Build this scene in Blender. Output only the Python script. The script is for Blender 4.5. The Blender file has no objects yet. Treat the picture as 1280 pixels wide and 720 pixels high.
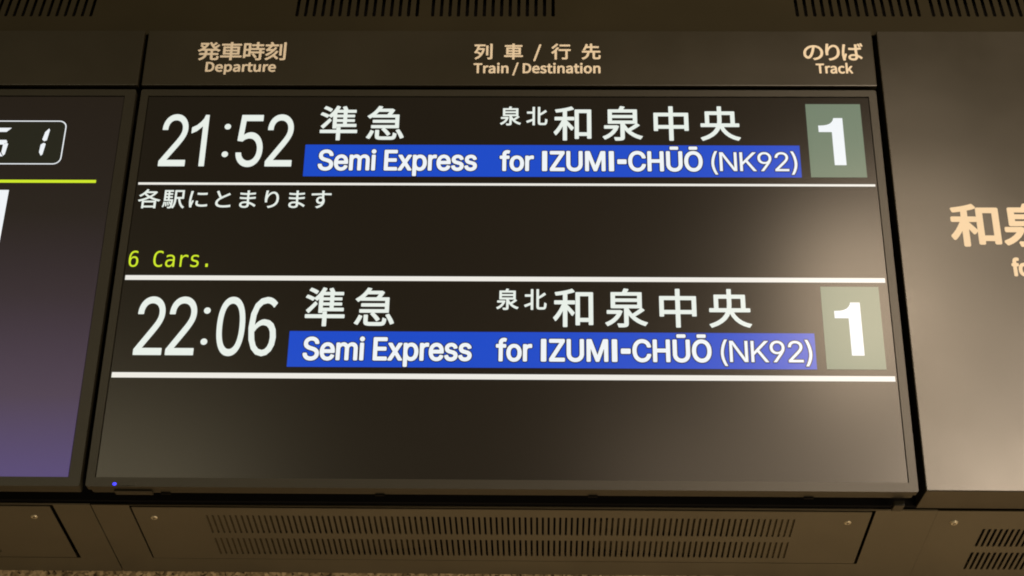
import bpy, bmesh, math, os, random
from mathutils import Matrix, Vector
random.seed(7)
SC = bpy.context.scene
C = SC.collection

# ------------------------------------------------------------------ camera
def rot(rx, ry, rz):
    return Matrix.Rotation(rz, 3, 'Z') @ Matrix.Rotation(rx, 3, 'X') @ Matrix.Rotation(ry, 3, 'Y')
M = rot(0.4705, -0.0156, 0.0253)              # columns: right, forward, up
cam_d = bpy.data.cameras.new('camera'); cam = bpy.data.objects.new('camera', cam_d); C.objects.link(cam)
r_, f_, u_ = M.col[0], M.col[1], M.col[2]
cam.matrix_world = Matrix(((r_[0], u_[0], -f_[0], 0.0596), (r_[1], u_[1], -f_[1], -1.8944),
                           (r_[2], u_[2], -f_[2], -0.9802), (0, 0, 0, 1)))
cam_d.sensor_width = 36; cam_d.lens = 56.25; cam_d.clip_start = 0.05; cam_d.clip_end = 100
SC.camera = cam

# ------------------------------------------------------------------ light
world = bpy.data.worlds.new('World'); SC.world = world; world.use_nodes = True
bg = world.node_tree.nodes['Background']
bg.inputs[0].default_value = (1.0, 0.84, 0.50, 1); bg.inputs[1].default_value = 0.11
def area(name, loc, target, sx, sy, watts, col):
    d = bpy.data.lights.new(name, 'AREA'); d.shape = 'RECTANGLE'; d.size = sx; d.size_y = sy
    d.energy = watts; d.color = col
    o = bpy.data.objects.new(name, d); C.objects.link(o); o.location = loc
    o.rotation_euler = (Vector(target) - Vector(loc)).to_track_quat('-Z', 'Y').to_euler()
    return o
WARM = (1.0, 0.77, 0.54)
area('concourse_lamp_right', (1.70, -2.6, 0.52), (0.7, 0, -0.3), 1.0, 0.7, 56, (1.0, 0.79, 0.58))
area('concourse_lamp_mid', (0.80, -2.6, 0.60), (0.3, 0, -0.3), 1.1, 0.5, 7, WARM)
area('concourse_lamp_near', (0.83, -1.55, 0.73), (0.5, 0, 0.0), 0.30, 0.40, 9.5, WARM)
area('concourse_lamp_left', (-1.9, -4.2, 1.15), (-0.4, 0, -0.2), 1.5, 0.6, 14, (1.0, 0.86, 0.56))
area('floor_bounce_fill', (2.0, -1.0, -2.2), (0.7, 0.1, -0.3), 2.4, 2.0, 50, (1.0, 0.80, 0.56))  # added fill light, brightens the underside in place of an unbuilt floor
SC.view_settings.view_transform = 'Standard'; SC.view_settings.look = 'None'
SC.view_settings.exposure = 0; SC.view_settings.gamma = 1
SC.cycles.filter_width = 1.9
SC.cycles.max_bounces = 6

# ------------------------------------------------------------------ materials
def mat(name, col, rough=0.5, spec=0.5, metal=0.0, emit=None, es=1.0, var=0.0, vscale=6.0, bump=0.0, bscale=900.0, rvar=0.0, wave=0.0):
    m = bpy.data.materials.new(name); m.use_nodes = True
    nt = m.node_tree; b = nt.nodes['Principled BSDF']
    b.inputs['Base Color'].default_value = (*col, 1); b.inputs['Roughness'].default_value = rough
    b.inputs['Metallic'].default_value = metal; b.inputs['Specular IOR Level'].default_value = spec
    if emit:
        b.inputs['Emission Color'].default_value = (*emit, 1); b.inputs['Emission Strength'].default_value = es
    tc = nt.nodes.new('ShaderNodeTexCoord')
    if var or rvar:
        n = nt.nodes.new('ShaderNodeTexNoise'); n.inputs['Scale'].default_value = vscale
        n.inputs['Detail'].default_value = 6; n.inputs['Roughness'].default_value = 0.6
        nt.links.new(tc.outputs['Object'], n.inputs['Vector'])
        if var:
            cr = nt.nodes.new('ShaderNodeValToRGB')
            cr.color_ramp.elements[0].position = 0.3; cr.color_ramp.elements[1].position = 0.7
            cr.color_ramp.elements[0].color = (*[c * (1 - var) for c in col], 1)
            cr.color_ramp.elements[1].color = (*[c * (1 + var) for c in col], 1)
            nt.links.new(n.outputs['Fac'], cr.inputs['Fac']); nt.links.new(cr.outputs['Color'], b.inputs['Base Color'])
        if rvar:
            mr = nt.nodes.new('ShaderNodeMapRange')
            mr.inputs['From Min'].default_value = 0.3; mr.inputs['From Max'].default_value = 0.7
            mr.inputs['To Min'].default_value = rough - rvar; mr.inputs['To Max'].default_value = rough + rvar
            nt.links.new(n.outputs['Fac'], mr.inputs['Value']); nt.links.new(mr.outputs['Result'], b.inputs['Roughness'])
    if bump:
        n2 = nt.nodes.new('ShaderNodeTexNoise'); n2.inputs['Scale'].default_value = bscale; n2.inputs['Detail'].default_value = 2
        bp = nt.nodes.new('ShaderNodeBump'); bp.inputs['Strength'].default_value = bump; bp.inputs['Distance'].default_value = 0.0004
        nt.links.new(tc.outputs['Object'], n2.inputs['Vector']); nt.links.new(n2.outputs['Fac'], bp.inputs['Height'])
        nt.links.new(bp.outputs['Normal'], b.inputs['Normal'])
        if wave:      # pressed sheet is never quite flat
            n3 = nt.nodes.new('ShaderNodeTexNoise'); n3.inputs['Scale'].default_value = 3.5; n3.inputs['Detail'].default_value = 1
            b3 = nt.nodes.new('ShaderNodeBump'); b3.inputs['Strength'].default_value = wave; b3.inputs['Distance'].default_value = 0.012
            nt.links.new(tc.outputs['Object'], n3.inputs['Vector']); nt.links.new(n3.outputs['Fac'], b3.inputs['Height'])
            nt.links.new(b3.outputs['Normal'], bp.inputs['Normal'])
    return m

PANEL = mat('brown_painted_steel', (0.019, 0.015, 0.006), 0.50, 0.3, var=0.10, vscale=5, bump=0.12, bscale=1400, rvar=0.03)
SIGN = mat('satin_brown_sign_face', (0.020, 0.017, 0.010), 0.31, 0.50, var=0.12, vscale=4, bump=0.06, bscale=1500, rvar=0.035, wave=0.30)
UNDER = mat('underside_painted_steel', (0.088, 0.073, 0.046), 0.5, 0.4, var=0.12, vscale=7, bump=0.12, bscale=1400, rvar=0.04)
FRAME = mat('black_plastic_bezel', (0.018, 0.016, 0.010), 0.40, 0.42, var=0.1, bump=0.1, bscale=2500)
LCD = mat('matte_lcd_glass', (0.008, 0.006, 0.005), 0.235, 0.34, emit=(0.0040, 0.0034, 0.0018), es=1.0, rvar=0.01, vscale=3)
BLACK = mat('black_void_paint', (0.004, 0.0035, 0.003), 0.9, 0.1, var=0.2)
GROOVE = mat('dark_groove_paint', (0.008, 0.007, 0.005), 0.8, 0.2, var=0.2)
FILTER = mat('dusty_vent_filter', (0.075, 0.058, 0.030), 0.9, 0.1, var=0.3, vscale=120, bump=0.5, bscale=700)
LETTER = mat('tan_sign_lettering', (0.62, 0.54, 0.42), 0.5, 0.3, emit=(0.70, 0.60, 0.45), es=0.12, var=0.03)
STEEL = mat('screw_steel', (0.55, 0.48, 0.34), 0.34, 0.8, metal=0.45, var=0.1, vscale=200)
def screen_ink(name, rgb, s=1.0):
    return mat(name, (0.01, 0.01, 0.01), 0.235, 0.34, emit=rgb, es=s, rvar=0.01, vscale=3)
WHITE = screen_ink('screen_white', (0.80, 0.86, 0.80))
COOL = screen_ink('screen_cool_white', (0.86, 0.90, 0.93))
LINE = screen_ink('screen_line_white', (0.84, 0.82, 0.76))
BLUE = screen_ink('screen_blue', (0.0, 0.060, 0.56))
NAVY = screen_ink('screen_navy', (0.003, 0.006, 0.03))
GREEN = screen_ink('screen_sage_green', (0.150, 0.205, 0.140))
YELLOW = screen_ink('screen_yellow', (0.62, 0.80, 0.02))
CLOCKBG = screen_ink('screen_dark_olive', (0.010, 0.011, 0.006))
LEDM = mat('blue_led', (0.02, 0.02, 0.1), 0.3, 0.5, emit=(0.05, 0.05, 1.0), es=1.8)

def purple_screen():
    m = mat('clock_screen_content', (0.008, 0.006, 0.005), 0.30, 0.34)
    nt = m.node_tree; b = nt.nodes['Principled BSDF']
    tc = nt.nodes.new('ShaderNodeTexCoord'); sp = nt.nodes.new('ShaderNodeSeparateXYZ')
    nt.links.new(tc.outputs['Object'], sp.inputs[0])
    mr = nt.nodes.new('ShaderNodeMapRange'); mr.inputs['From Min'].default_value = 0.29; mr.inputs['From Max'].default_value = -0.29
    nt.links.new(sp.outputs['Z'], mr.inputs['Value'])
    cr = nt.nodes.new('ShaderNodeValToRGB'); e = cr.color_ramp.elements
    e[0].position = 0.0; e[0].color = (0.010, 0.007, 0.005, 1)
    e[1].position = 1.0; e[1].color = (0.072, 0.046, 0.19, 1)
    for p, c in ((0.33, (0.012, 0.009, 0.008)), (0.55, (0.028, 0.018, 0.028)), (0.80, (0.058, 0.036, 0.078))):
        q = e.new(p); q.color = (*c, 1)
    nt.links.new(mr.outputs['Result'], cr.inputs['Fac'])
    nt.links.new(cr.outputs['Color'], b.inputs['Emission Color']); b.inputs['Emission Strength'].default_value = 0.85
    return m
PURPLE = purple_screen()

def granite():
    m = mat('rough_granite', (0.3, 0.22, 0.12), 0.7, 0.4)
    nt = m.node_tree; b = nt.nodes['Principled BSDF']; tc = nt.nodes.new('ShaderNodeTexCoord')
    v = nt.nodes.new('ShaderNodeTexVoronoi'); v.inputs['Scale'].default_value = 260
    n = nt.nodes.new('ShaderNodeTexNoise'); n.inputs['Scale'].default_value = 90; n.inputs['Detail'].default_value = 5
    nt.links.new(tc.outputs['Object'], v.inputs['Vector']); nt.links.new(tc.outputs['Object'], n.inputs['Vector'])
    mx = nt.nodes.new('ShaderNodeMix'); mx.inputs[0].default_value = 0.5
    nt.links.new(v.outputs['Color'], mx.inputs[2]); nt.links.new(n.outputs['Fac'], mx.inputs[3])
    cr = nt.nodes.new('ShaderNodeValToRGB'); e = cr.color_ramp.elements
    e[0].position = 0.30; e[0].color = (0.06, 0.04, 0.02, 1); e[1].position = 0.72; e[1].color = (0.80, 0.62, 0.38, 1)
    q = e.new(0.5); q.color = (0.42, 0.31, 0.17, 1)
    nt.links.new(mx.outputs[0], cr.inputs['Fac']); nt.links.new(cr.outputs['Color'], b.inputs['Base Color'])
    bp = nt.nodes.new('ShaderNodeBump'); bp.inputs['Strength'].default_value = 0.6; bp.inputs['Distance'].default_value = 0.002
    nt.links.new(n.outputs['Fac'], bp.inputs['Height']); nt.links.new(bp.outputs['Normal'], b.inputs['Normal'])
    return m
GRANITE = granite()

# ------------------------------------------------------------------ helpers
def link(name, me, m, parent=None):
    me.name = name
    o = bpy.data.objects.new(name, me); C.objects.link(o)
    if m and not me.materials: me.materials.append(m)
    if parent: o.parent = parent; o.matrix_parent_inverse = Matrix.Translation(-parent.location) if parent.type == 'EMPTY' else Matrix()
    return o
def thing(name, label, cat, loc=(0, 0, 0), group=None):
    o = bpy.data.objects.new(name, None); C.objects.link(o); o.empty_display_size = 0.05
    o.location = loc; o['label'] = label; o['category'] = cat
    if group: o['group'] = group
    return o
def from_bm(name, bm, m, parent=None):
    me = bpy.data.meshes.new(name); bm.to_mesh(me); bm.free(); return link(name, me, m, parent)
def box_bm(x0, x1, y0, y1, z0, z1, bevel=0.0, seg=2):
    bm = bmesh.new(); bmesh.ops.create_cube(bm, size=1)
    bmesh.ops.scale(bm, vec=(x1 - x0, y1 - y0, z1 - z0), verts=bm.verts)
    bmesh.ops.translate(bm, vec=((x0 + x1) / 2, (y0 + y1) / 2, (z0 + z1) / 2), verts=bm.verts)
    if bevel: bmesh.ops.bevel(bm, geom=bm.edges[:], offset=bevel, segments=seg, affect='EDGES', profile=0.6)
    return bm
def box(name, a, m, parent=None, bevel=0.0, T=None):
    bm = box_bm(*a, bevel=bevel)
    if T: bmesh.ops.transform(bm, matrix=T, verts=bm.verts)
    return from_bm(name, bm, m, parent)
def curve_mesh(loops, extrude=0.0):
    cu = bpy.data.curves.new('outline', 'CURVE'); cu.dimensions = '2D'; cu.fill_mode = 'BOTH'; cu.extrude = extrude
    for lp in loops:
        s = cu.splines.new('POLY'); s.points.add(len(lp) - 1)
        for i, p in enumerate(lp): s.points[i].co = (p[0], p[1], 0, 1)
        s.use_cyclic_u = True
    o = bpy.data.objects.new('outline', cu); C.objects.link(o)
    dg = bpy.context.evaluated_depsgraph_get(); me = bpy.data.meshes.new_from_object(o.evaluated_get(dg))
    bpy.data.objects.remove(o); bpy.data.curves.remove(cu)
    return me
def rect(x0, x1, y0, y1, r=0.0, n=4):
    if r <= 0: return [(x0, y0), (x1, y0), (x1, y1), (x0, y1)]
    pts = []
    for cx, cy, a0 in ((x1 - r, y0 + r, -90), (x1 - r, y1 - r, 0), (x0 + r, y1 - r, 90), (x0 + r, y0 + r, 180)):
        for k in range(n + 1):
            a = math.radians(a0 + 90 * k / n); pts.append((cx + r * math.cos(a), cy + r * math.sin(a)))
    return pts
FRONT = Matrix(((1, 0, 0, 0), (0, 0, -1, 0), (0, 1, 0, 0), (0, 0, 0, 1)))        # (u,v,w) -> (x, -w, z)
def plate(name, loops, th, m, parent, T, w=0.0):
    """a sheet with real holes; its outer face lies at height w of the frame T"""
    me = curve_mesh(loops, th / 2)
    me.transform(T @ Matrix.Translation((0, 0, w - th / 2)))
    me.materials.clear()
    return link(name, me, m, parent)
def flat(name, loops, m, parent, y):
    me = curve_mesh(loops); me.transform(Matrix.Translation((0, y, 0)) @ FRONT); me.materials.clear()
    return link(name, me, m, parent)

FD = os.path.join(bpy.utils.system_resource('DATAFILES'), 'fonts')
def font(fn):
    try: return bpy.data.fonts.load(os.path.join(FD, fn))
    except Exception: return None
CJK = font('Noto Sans CJK Regular.woff2'); MONO = font('DejaVuSansMono.woff2'); INTER = font('Inter.woff2')
def raw_text(s, fnt, track):
    cu = bpy.data.curves.new('t', 'FONT'); cu.body = s; cu.size = 1.0; cu.space_character = track
    cu.resolution_u = 5
    if fnt: cu.font = fnt
    o = bpy.data.objects.new('t', cu); C.objects.link(o)
    dg = bpy.context.evaluated_depsgraph_get(); me = bpy.data.meshes.new_from_object(o.evaluated_get(dg))
    bpy.data.objects.remove(o); bpy.data.curves.remove(cu)
    xs = [v.co.x for v in me.vertices]; ys = [v.co.y for v in me.vertices]
    return me, (min(xs), max(xs), min(ys), max(ys))
_cont = {}
def contours(ch, fnt):
    """closed outlines and advance width of one character"""
    key = ch if fnt == INTER else ch + '/'
    if key in _cont: return _cont[key]
    def wire(t):
        cu = bpy.data.curves.new('t', 'FONT'); cu.body = t; cu.size = 1.0; cu.resolution_u = 4; cu.fill_mode = 'NONE'
        if fnt: cu.font = fnt
        o = bpy.data.objects.new('t', cu); C.objects.link(o)
        dg = bpy.context.evaluated_depsgraph_get(); me = bpy.data.meshes.new_from_object(o.evaluated_get(dg))
        bpy.data.objects.remove(o); bpy.data.curves.remove(cu); return me
    me = wire(ch); nxt = {e.vertices[0]: e.vertices[1] for e in me.edges}
    last = {}
    loops, seen = [], set()
    adj = {}
    for e in me.edges:
        a, b = e.vertices; adj.setdefault(a, []).append(b); adj.setdefault(b, []).append(a)
    for v in sorted(adj):
        if v in seen: continue
        lp = [v]; seen.add(v); cur = v
        while True:
            q = [w for w in sorted(adj[cur]) if w not in seen]
            if not q: break
            cur = q[0]; seen.add(cur); lp.append(cur)
        loops.append([(me.vertices[i].co.x, me.vertices[i].co.y) for i in lp])
    H = wire('H'); HH = wire(ch + 'H')
    adv = max(v.co.x for v in HH.vertices) - max(v.co.x for v in H.vertices)
    if ch == 'I': loops = [rect(0.085, 0.181, 0.0, cap_h)]; adv = 0.266
    if ch == '-': loops = [rect(0.060, 0.265, 0.195, 0.285)]; adv = 0.325
    for m_ in (me, H, HH): bpy.data.meshes.remove(m_)
    _cont[key] = (loops, adv); return _cont[key]
cap_h = 0.727
def nonzero_fill(loops):
    """fill self-overlapping outlines by the non-zero rule, as thin trapezoids"""
    E = []
    for lp in loops:
        for i in range(len(lp)):
            (xa, ya), (xb, yb) = lp[i], lp[(i + 1) % len(lp)]
            if abs(ya - yb) > 1e-7: E.append((xa, ya, xb, yb, 1) if ya < yb else (xb, yb, xa, ya, -1))
    ys = set()
    for e in E: ys.add(round(e[1], 6)); ys.add(round(e[3], 6))
    for i in range(len(E)):
        for j in range(i + 1, len(E)):
            a, b = E[i], E[j]
            lo, hi = max(a[1], b[1]), min(a[3], b[3])
            if hi - lo < 1e-6: continue
            f = lambda e, y: e[0] + (e[2] - e[0]) * (y - e[1]) / (e[3] - e[1])
            d0, d1 = f(a, lo) - f(b, lo), f(a, hi) - f(b, hi)
            if d0 * d1 < 0: ys.add(round(lo + (hi - lo) * d0 / (d0 - d1), 6))
    ys = sorted(ys); V, F = [], []
    for y0, y1 in zip(ys, ys[1:]):
        if y1 - y0 < 2e-6: continue
        ym = (y0 + y1) / 2; act = []
        for e in E:
            if e[1] < ym < e[3]:
                g = lambda y: e[0] + (e[2] - e[0]) * (y - e[1]) / (e[3] - e[1])
                act.append((g(ym), g(y0), g(y1), e[4]))
        act.sort(); w = 0
        for k, a in enumerate(act):
            if w == 0: st = a
            w += a[3]
            if w == 0:
                b = len(V); V += [(st[1], y0, 0), (a[1], y0, 0), (a[2], y1, 0), (st[2], y1, 0)]; F.append((b, b + 1, b + 2, b + 3))
    me = bpy.data.meshes.new('t'); me.from_pydata(V, [], F); return me
def mesh_bb(me):
    xs = [v.co.x for v in me.vertices]; ys = [v.co.y for v in me.vertices]; return (min(xs), max(xs), min(ys), max(ys))
TIGHT = [0.0]
def grotesk(s, track=1.0):
    global cap_h
    loops = []; x = 0.0
    if 'H' not in _cont: cap_h = max(p[1] for p in contours('H', INTER)[0][0])
    for ch in s:
        lp, adv = contours(ch, INTER)
        loops.append([[(px + x, py) for px, py in l] for l in lp]); x += adv - TIGHT[0]
    parts = [nonzero_fill(l) for l in loops if l]
    V, F = [], []
    for m_ in parts:
        b = len(V); V += [tuple(v.co) for v in m_.vertices]; F += [tuple(i + b for i in p.vertices) for p in m_.polygons]
        bpy.data.meshes.remove(m_)
    me = bpy.data.meshes.new('t'); me.from_pydata(V, [], F); return me, mesh_bb(me)
def clock_text(name, s, x0, zt, zb, m, parent, y):
    """narrow grotesque time, each figure in its own slot"""
    W, PI_, h = 0.0362, 0.0421, zt - zb
    V, F = [], []
    for ch, sx in zip(s, (0, PI_, 0.0912, 0.1065, 0.1065 + PI_)):
        if ch == '1':
            lp = [[(-.02, .745), (-.02, .64), (.17, .685), (.40, .785), (.40, .012), (.585, .012), (.585, .988), (.46, .988), (.41, .92), (.31, .855), (.16, .79)]]
            g = nonzero_fill([[(a * W, b * h) for a, b in l] for l in lp])
        elif ch == ':':
            g = nonzero_fill([[(0.0040 * math.cos(t * math.pi / 10), c * h + 0.0042 * math.sin(t * math.pi / 10)) for t in range(20)] for c in (0.235, 0.765)])
        else:
            g = nonzero_fill(contours(ch, CJK if ch == '6' else INTER)[0]); b = mesh_bb(g)
            lo = 0.012 if ch == '2' else 0.0; hi = 0.988 if ch == '5' else 1.0
            g.transform(Matrix.Diagonal((W / (b[1] - b[0]), h * (hi - lo) / (b[3] - b[2]), 1, 1)) @ Matrix.Translation((-b[0], -b[2], 0)))
            g.transform(Matrix.Translation((0, lo * h, 0)))
        k = len(V); V += [(v.co.x + x0 + sx, 0, v.co.y + zb) for v in g.vertices]; F += [tuple(i + k for i in p.vertices) for p in g.polygons]
        bpy.data.meshes.remove(g)
    me = bpy.data.meshes.new('t'); me.from_pydata(V, [], F)
    return link(name, embolden(me, 0.0005, y), m, parent)
def embolden(me, r, y):
    """thicken the strokes by r metres: the same outline laid down round a small circle, each a hair apart"""
    V = [v.co.copy() for v in me.vertices]; F = [tuple(p.vertices) for p in me.polygons]
    n = 12 if r > 0 else 0
    vs, fs = [], []
    for k in range(n + 1):
        dx, dz = (0, 0) if k == n else (r * math.cos(2 * math.pi * k / n), r * math.sin(2 * math.pi * k / n))
        b = len(vs); vs += [(v.x + dx, y - k * 0.000004, v.z + dz) for v in V]
        fs += [tuple(i + b for i in f) for f in F]
    out = bpy.data.meshes.new('t'); out.from_pydata(vs, [], fs); bpy.data.meshes.remove(me)
    return out
def text(name, s, x0, x1, zt, zb, m, parent, y, fnt=None, r=0.0, ref=None, fit_track=False, outline=None, aspect=1.0):
    """lettering fitted into x0..x1; zt/zb are the top and bottom of ref (or of the whole string); r thickens it"""
    me, bb = grotesk(s) if fnt == INTER else raw_text(s, fnt, 1.0)
    x0 += r; x1 -= r; zt -= r; zb += r
    if ref:
        mr, rb = grotesk(ref) if fnt == INTER else raw_text(ref, fnt, 1.0); bpy.data.meshes.remove(mr)
    else: rb = bb
    sz = (zt - zb) / (rb[3] - rb[2])
    if fit_track:
        m2, b2 = raw_text(s, fnt, 1.2); bpy.data.meshes.remove(m2)
        per = ((b2[1] - b2[0]) - (bb[1] - bb[0])) / 0.2
        track = 1.0 + ((x1 - x0) / (sz * aspect) - (bb[1] - bb[0])) / max(per, 1e-6)
        bpy.data.meshes.remove(me); me, bb = raw_text(s, fnt, track)
    sx = (x1 - x0) / (bb[1] - bb[0])
    me.transform(Matrix(((sx, 0, 0, x0 - sx * bb[0]), (0, 0, -1, 0), (0, sz, 0, zb - sz * rb[2]), (0, 0, 0, 1))))
    if outline:
        link(name + '_outline', embolden(me.copy(), r + outline[1], y + 0.0002), outline[0], parent)
    return link(name, embolden(me, r, y), m, parent)

# ------------------------------------------------------------------ setting
box('granite_wall', (-3.2, 3.2, 0.272, 0.42, -1.9, 0.62), GRANITE)['kind'] = 'structure'
housing = thing('sign_cabinet', 'black carcass behind the displays and sign panels, seen only in the dark gaps', 'cabinet', (0, 0.06, -0.29))
box('back_plate', (-1.75, 1.75, 0.064, 0.268, -0.2940, 0.62), BLACK, housing)

# ------------------------------------------------------------------ departure display
disp = thing('departure_display', 'large landscape departure screen with two blue train rows and track number tiles', 'display', (0, 0.03, -0.299))
OX, OZT, OZB, AX, AZ = 0.5205, 0.2980, -0.2988, 0.5090, 0.2865
def bezel(parent, ox0, ox1, ax0, ax1):
    loops = [rect(ox0, ox1, OZB, OZT, 0.0025, 3), rect(ax0 - 0.0008, ax1 + 0.0008, -AZ, AZ + 0.0008)]
    o = plate('bezel', loops, 0.012, FRAME, parent, FRONT, 0.0012)
    mod = o.modifiers.new('b', 'BEVEL'); mod.width = 0.0009; mod.segments = 2; mod.limit_method = 'ANGLE'
    return o
bezel(disp, -OX, OX, -AX, AX)
box('back_shell', (-OX + 0.003, OX - 0.003, 0.0110, 0.026, OZB + 0.001, OZT - 0.004), FRAME, disp, 0.003)
scr = box('screen', (-AX + 0.0004, AX - 0.0004, 0.0, 0.009, -AZ - 0.0002, AZ - 0.0004), LCD, disp)
box('glass_seam', (-AX - 0.0006, AX + 0.0006, 0.0012, 0.0105, -AZ - 0.0001, AZ + 0.0006), GROOVE, disp)

Y1, Y2, Y3 = -0.0003, -0.0006, -0.0009
def row(z, time, line_top, line_bot):
    """one departure row; z is added to the heights of the first row"""
    clock_text('departure_time', time, -0.4825, 0.2560 + z, 0.1703 + z, WHITE, scr, Y2)
    text('train_type_japanese', '準急', -0.2620, -0.1430, 0.2712 + z, 0.2137 + z, WHITE, scr, Y2, CJK, 0.0007, fit_track=True, aspect=0.94)
    text('railway_name_japanese', '泉北', -0.0088, 0.0577, 0.2705 + z, 0.2388 + z, WHITE, scr, Y2, CJK, 0.0005, fit_track=True, aspect=0.92)
    text('destination_japanese', '和泉中央', 0.0663, 0.3270, 0.2714 + z, 0.2140 + z, WHITE, scr, Y2, CJK, 0.0008, fit_track=True, aspect=0.97)
    flat('blue_band', [rect(-0.2797, 0.4070, 0.1553 + z, 0.2067 + z)], BLUE, scr, Y1)
    TIGHT[0] = 0.012
    text('train_type_english', 'Semi Express', -0.2603, -0.0394, 0.1981 + z, 0.1645 + z, COOL, scr, Y3, INTER, 0.00115, ref='H', outline=(NAVY, 0.0013))
    text('destination_english', 'for IZUMI-CHŪŌ', -0.0082, 0.2722, 0.1968 + z, 0.1642 + z, COOL, scr, Y3, INTER, 0.00115, ref='H', outline=(NAVY, 0.0013))
    TIGHT[0] = 0.05
    text('station_code', '(NK92)', 0.2841, 0.4022, 0.1953 + z, 0.1650 + z, COOL, scr, Y3, INTER, 0.0001, ref='H', outline=(NAVY, 0.0013)); TIGHT[0] = 0.0
    flat('track_number_tile', [rect(0.4197, 0.4963, 0.1556 + z, 0.2753 + z)], GREEN, scr, Y1)
    zz = lambda t: 0.1751 + z + t * 0.0768
    one = [(0.4535, zz(0)), (0.4697, zz(0)), (0.4697, zz(1)), (0.4572, zz(1)), (0.4562, zz(0.955)), (0.4543, zz(0.915)),
           (0.4515, zz(0.88)), (0.4475, zz(0.855)), (0.4425, zz(0.842)), (0.4353, zz(0.838)), (0.4353, zz(0.70)), (0.4535, zz(0.70))]
    flat('track_number', [one], COOL, scr, Y2)
row(0.0, '21:52', 0, 0)
row(-0.2880, '22:06', 0, 0)
for z0, z1 in ((0.1412, 0.1448), (-0.0066, 0.0004), (-0.1492, -0.1417)):
    flat('divider_line', [rect(-0.5068, 0.5062, z0, z1)], LINE, scr, Y1)
text('stopping_note', '各駅にとまります', -0.5039, -0.2380, 0.1339, 0.1034, WHITE, scr, Y2, CJK, 0.0003, fit_track=True)
text('car_count', '6 Cars.', -0.5052, -0.3975, 0.0375, 0.0128, YELLOW, scr, Y2, MONO, 0.0, ref='C')
# small fittings along the lower bezel
bm = bmesh.new(); bmesh.ops.create_uvsphere(bm, u_segments=16, v_segments=10, radius=0.0021)
bmesh.ops.transform(bm, matrix=Matrix.Translation((-0.4838, -0.0014, -0.2955)) @ Matrix.Diagonal((1.25, 0.6, 1, 1)), verts=bm.verts)
from_bm('indicator_light', bm, LEDM, disp)
box('badge_recess', (-0.4800, -0.4570, -0.0018, 0.001, -0.2978, -0.2932), FRAME, disp, 0.0004)
box('sensor_housing', (-0.4870, -0.4390, 0.010, 0.024, -0.3010, -0.2990), FRAME, disp, 0.001)
for x in (-0.424, -0.152, 0.117, 0.388):
    box('mounting_lug', (x - 0.006, x + 0.006, 0.0215, 0.0258, -0.2996, -0.2977), BLACK, disp)
box('corner_bracket', (0.496, 0.509, 0.030, 0.052, -0.306, -0.2990), FRAME, disp, 0.001)

# ------------------------------------------------------------------ clock display on the left
LX = -1.0485
clk = thing('clock_display', 'purple tinted screen with a boxed clock and yellow line, cut by the left edge', 'display', (LX, 0.03, -0.299))
bezel(clk, LX - OX, LX + OX, LX - AX + 0.0045, LX + AX - 0.0045)
box('back_shell', (LX - OX + 0.003, LX + OX - 0.003, 0.0110, 0.026, OZB + 0.001, OZT - 0.004), FRAME, clk, 0.003)
A2 = AX - 0.0045
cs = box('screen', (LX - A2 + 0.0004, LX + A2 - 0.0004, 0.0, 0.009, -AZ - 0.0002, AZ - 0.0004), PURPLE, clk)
box('glass_seam', (LX - A2 - 0.0006, LX + A2 + 0.0006, 0.0012, 0.0105, -AZ - 0.0001, AZ + 0.0006), GROOVE, clk)
def skew(pts, x0=-0.62, z0=0.21, k=0.0): return [(x + (z - z0) * k, z) for x, z in pts]
flat('clock_outline', [skew(rect(-0.860, -0.6195, 0.1735, 0.2455, 0.011, 6)), skew(rect(-0.8584, -0.6211, 0.1751, 0.2439, 0.0095, 6))], COOL, cs, Y1)
flat('clock_face', [skew(rect(-0.8584, -0.6211, 0.1751, 0.2439, 0.0095, 6))], CLOCKBG, cs, Y1 * 0.6)
def seven(name, cx, segs):
    """italic seven segment digit, 45 mm high"""
    h, w, t, g, k = 0.0235, 0.0330, 0.0068, 0.0009, 0.12
    zc = 0.2098; S = {}
    def bar(zm): return [(-w/2+g+.001, zm), (-w/2+t/2+g, zm+t/2), (w/2-t/2-g, zm+t/2), (w/2-g-.001, zm), (w/2-t/2-g, zm-t/2), (-w/2+t/2+g, zm-t/2)]
    S['g'] = bar(0)
    S['a'] = [(-w/2+g+.001, h), (w/2-g-.001, h), (w/2-t-g, h-t), (-w/2+t+g, h-t)]
    S['d'] = [(-w/2+g+.001, -h), (w/2-g-.001, -h), (w/2-t-g, -h+t), (-w/2+t+g, -h+t)]
    def side(sx, sz): return [(sx*w/2, sz*(h-.0035)), (sx*(w/2-.0018), sz*(h-.001)), (sx*(w/2-t+.001), sz*(h-t)), (sx*(w/2-t), sz*(t/2+g)), (sx*(w/2-t/2), sz*(g+.0004)), (sx*w/2, sz*(g+.002))]
    S['f'] = side(-1, 1); S['b'] = side(1, 1); S['e'] = side(-1, -1); S['c'] = side(1, -1)
    flat(name, [[(cx + x + z * k, zc + z) for x, z in S[s]] for s in segs], COOL, cs, Y2)
seven('clock_digit', -0.6610, 'bc')
seven('clock_digit', -0.7140, 'afgcd')
flat('yellow_line', [rect(-1.53, -0.5660, 0.1438, 0.1485)], YELLOW, cs, Y1)
flat('white_block', [rect(-0.90, -0.6850, 0.040, 0.1321)], COOL, cs, Y1)

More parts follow.
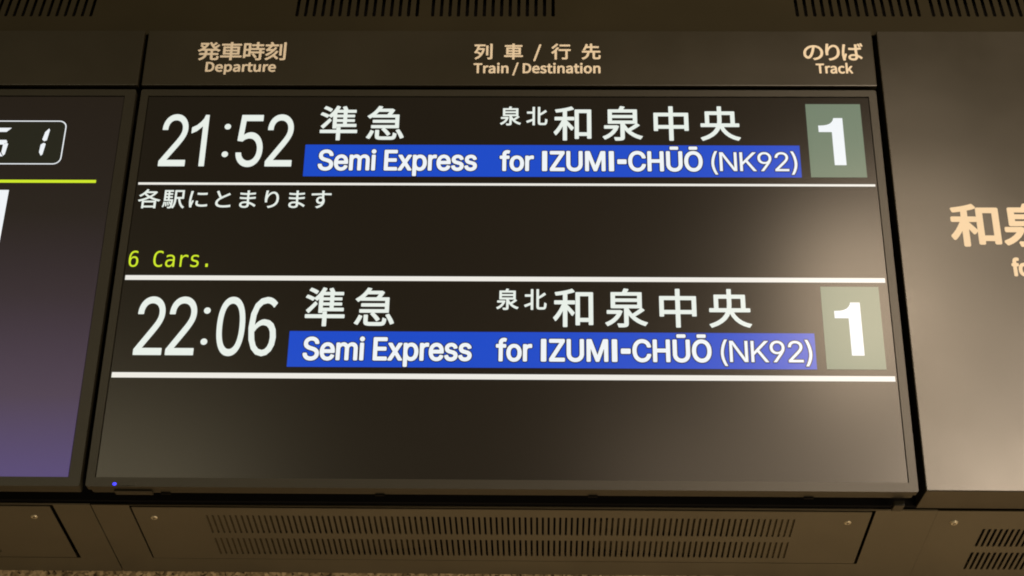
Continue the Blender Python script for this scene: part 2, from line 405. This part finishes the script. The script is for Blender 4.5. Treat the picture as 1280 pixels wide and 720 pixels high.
# ------------------------------------------------------------------ header signs
def header(name, label, x0, x1):
    t = thing(name, label, 'sign panel', ((x0 + x1) / 2, 0.03, 0.3065))
    box('panel', (x0, x1, -0.0005, 0.046, 0.3060, 0.4010), SIGN, t, 0.0012)
    return t
hd = header('header_sign', 'brown header panel above the departure screen with Departure, Destination and Track headings', -0.5220, 0.5232)
HY = -0.0009
def heading(nm, jp, a, en, b, off=0.016, tr=True):
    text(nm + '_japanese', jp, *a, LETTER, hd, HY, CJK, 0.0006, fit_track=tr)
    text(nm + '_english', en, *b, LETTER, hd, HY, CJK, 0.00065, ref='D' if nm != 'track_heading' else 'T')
heading('departure_heading', '発車時刻', (-0.4469, -0.3192, 0.3806, 0.3484), 'Departure', (-0.4331, -0.3316, 0.3456, 0.3287))
heading('destination_heading', '列車/行先', (-0.0479, 0.1336, 0.3781, 0.3475), 'Train / Destination', (-0.0483, 0.1330, 0.3438, 0.3266))
heading('track_heading', 'のりば', (0.4229, 0.5084, 0.3792, 0.3489), 'Track', (0.4390, 0.4914, 0.3438, 0.3268))
hl = header('header_sign', 'blank brown header panel above the clock screen in the top left', -1.5735, -0.5278)

# ------------------------------------------------------------------ destination sign on the right
ds = thing('destination_sign', 'tall brown sign panel right of the departure screen with large tan characters', 'sign', (1.13, 0.03, -0.2975))
box('panel', (0.5303, 1.72, -0.0005, 0.0640, -0.2972, 0.4010), SIGN, ds, 0.0014)
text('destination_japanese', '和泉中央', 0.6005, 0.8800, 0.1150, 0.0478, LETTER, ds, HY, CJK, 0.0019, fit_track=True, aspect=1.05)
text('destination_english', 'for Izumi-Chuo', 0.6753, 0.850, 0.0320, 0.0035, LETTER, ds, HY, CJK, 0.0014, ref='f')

# ------------------------------------------------------------------ vented fascia above, leaning back 15 degrees
a15 = math.radians(15)
TOPF = Matrix.Translation((0, 0.0060, 0.4000)) @ Matrix(((1, 0, 0, 0), (0, math.sin(a15), -math.cos(a15), 0), (0, math.cos(a15), math.sin(a15), 0), (0, 0, 0, 1)))
fa = thing('vented_fascia', 'dark brown strip with rows of upright slots above the header panels', 'vent', (0, 0.05, 0.405))
P = 0.01265
def slots(x_first, n, pitch, w, v0, v1): return [rect(x_first + i * pitch - w / 2, x_first + i * pitch + w / 2, v0, v1, w / 2.05, 3) for i in range(n)]
holes = []
for xf in (-1.182, -0.994, -0.7945, -0.3120, -0.1118, 0.4226, 0.6206):
    holes += slots(xf, 15, P, 0.0050, 0.0400, 0.100)
plate('slotted_plate', [rect(-1.75, 1.75, -0.002, 0.16)] + holes, 0.0015, PANEL, fa, TOPF, 0.0)
box('dark_backing', (-1.75, 1.75, -0.01, 0.16, -0.05, -0.03), BLACK, fa, 0, TOPF)

# ------------------------------------------------------------------ underside, sloping down 8 degrees to the wall
a8 = math.radians(8)
LOW = Matrix.Translation((0, 0.0700, -0.2985)) @ Matrix(((1, 0, 0, 0), (0, math.cos(a8), -math.sin(a8), 0), (0, -math.sin(a8), -math.cos(a8), 0), (0, 0, 0, 1)))
# frame: u = x, v = back along the underside, w = down towards the floor
def soffit(label, x0, x1, holes_):
    t = thing('underside_panel', label, 'panel', ((x0 + x1) / 2, 0.12, -0.30), 'painted panels under the sign cabinet')
    plate('sheet', [rect(x0, x1, 0.0, 0.2005)] + holes_, 0.002, UNDER, t, LOW, 0.0)
    return t
G = 0.0016
CEN = (-0.4795, 0.4765, 0.0035, 0.1545); LEF = (-1.40, -0.5865, 0.0035, 0.1545)
soffit('brown underside sheet framing the wide vent cover below the departure screen', -0.5315, 0.5600, [rect(CEN[0] - G * 2, CEN[1] + G * 3, 0.001, CEN[3] + G * 2.4)])
soffit('brown underside sheet at bottom left, framing the cover with one screw', -1.72, -0.5332, [rect(LEF[0] - G, LEF[1] + G * 3, 0.001, LEF[3] + G * 2.4)])
rt = soffit('brown underside sheet at bottom right, with its own screw and slots', 0.5602, 1.75, slots(0.6300, 46, 0.0076, 0.0038, 0.050, 0.1025) + slots(0.6300, 46, 0.0076, 0.0038, 0.1195, 0.173))
box('dark_backing', (0.60, 1.1, 0.03, 0.19, -0.03, -0.020), BLACK, rt, 0, LOW)
def screw(x, v, parent):
    bm = bmesh.new()
    bmesh.ops.create_cone(bm, cap_ends=True, segments=20, radius1=0.0056, radius2=0.0040, depth=0.0026)
    bmesh.ops.bevel(bm, geom=[e for e in bm.edges if e.calc_length() < 0.002], offset=0.0004, segments=2, affect='EDGES')
    bmesh.ops.transform(bm, matrix=LOW @ Matrix.Translation((x, v, 0.0011)), verts=bm.verts)
    o = from_bm('screw', bm, STEEL, parent)
    for k in (0, 90):
        b2 = box_bm(-0.0026, 0.0026, -0.00045, 0.00045, -0.0004, 0.0002)
        bmesh.ops.transform(b2, matrix=LOW @ Matrix.Translation((x, v, 0.00235)) @ Matrix.Rotation(math.radians(k + 20), 4, 'Z'), verts=b2.verts)
        from_bm('screw_slot', b2, BLACK, o)
screw(0.5867, 0.0315, rt)
def cover(label, R, hl_, screws, filt, dark):
    t = thing('vent_cover', label, 'vent', ((R[0] + R[1]) / 2, 0.12, -0.30), 'screwed vent covers under the sign cabinet')
    plate('slotted_plate', [rect(R[0], R[1], R[2], R[3], 0.001, 2)] + hl_, 0.0012, UNDER, t, LOW, 0.0012)
    for x in screws: screw(x, 0.0325, t)
    box('dark_backing', (dark[0], dark[1], 0.015, 0.15, -0.03, -0.020), BLACK, t, 0, LOW)
    for x0, x1 in filt:      # the pad sags away from the slots towards the middle; x0 is the end held tight
        bm = box_bm(min(x0, x1), max(x0, x1), 0.018, 0.145, -0.004, -0.0003)
        bmesh.ops.subdivide_edges(bm, edges=bm.edges[:], cuts=6, use_grid_fill=True)
        for v in bm.verts: v.co.z -= 0.014 * abs((v.co.x - x0) / (x1 - x0)) ** 1.8
        bmesh.ops.transform(bm, matrix=LOW, verts=bm.verts); from_bm('filter_pad', bm, FILTER, t)
    return t
PC = 0.00757
cover('wide vent cover with two rows of fine slots and two screws, below the departure screen', CEN,
      slots(-0.3850, 102, PC, 0.0029, 0.0240, 0.0760) + slots(-0.3850, 102, PC, 0.0029, 0.0910, 0.1400),
      (-0.4553, 0.4496), ((-0.400, -0.10), (0.400, 0.12)), (-0.40, 0.40))
cover('vent cover cut by the bottom left corner, with one screw in view', LEF,
      slots(-0.6880 - 81 * PC, 82, PC, 0.0029, 0.0240, 0.0760) + slots(-0.6880 - 81 * PC, 82, PC, 0.0029, 0.0910, 0.1400),
      (-0.6137, -1.37), (), (-1.33, -0.67))
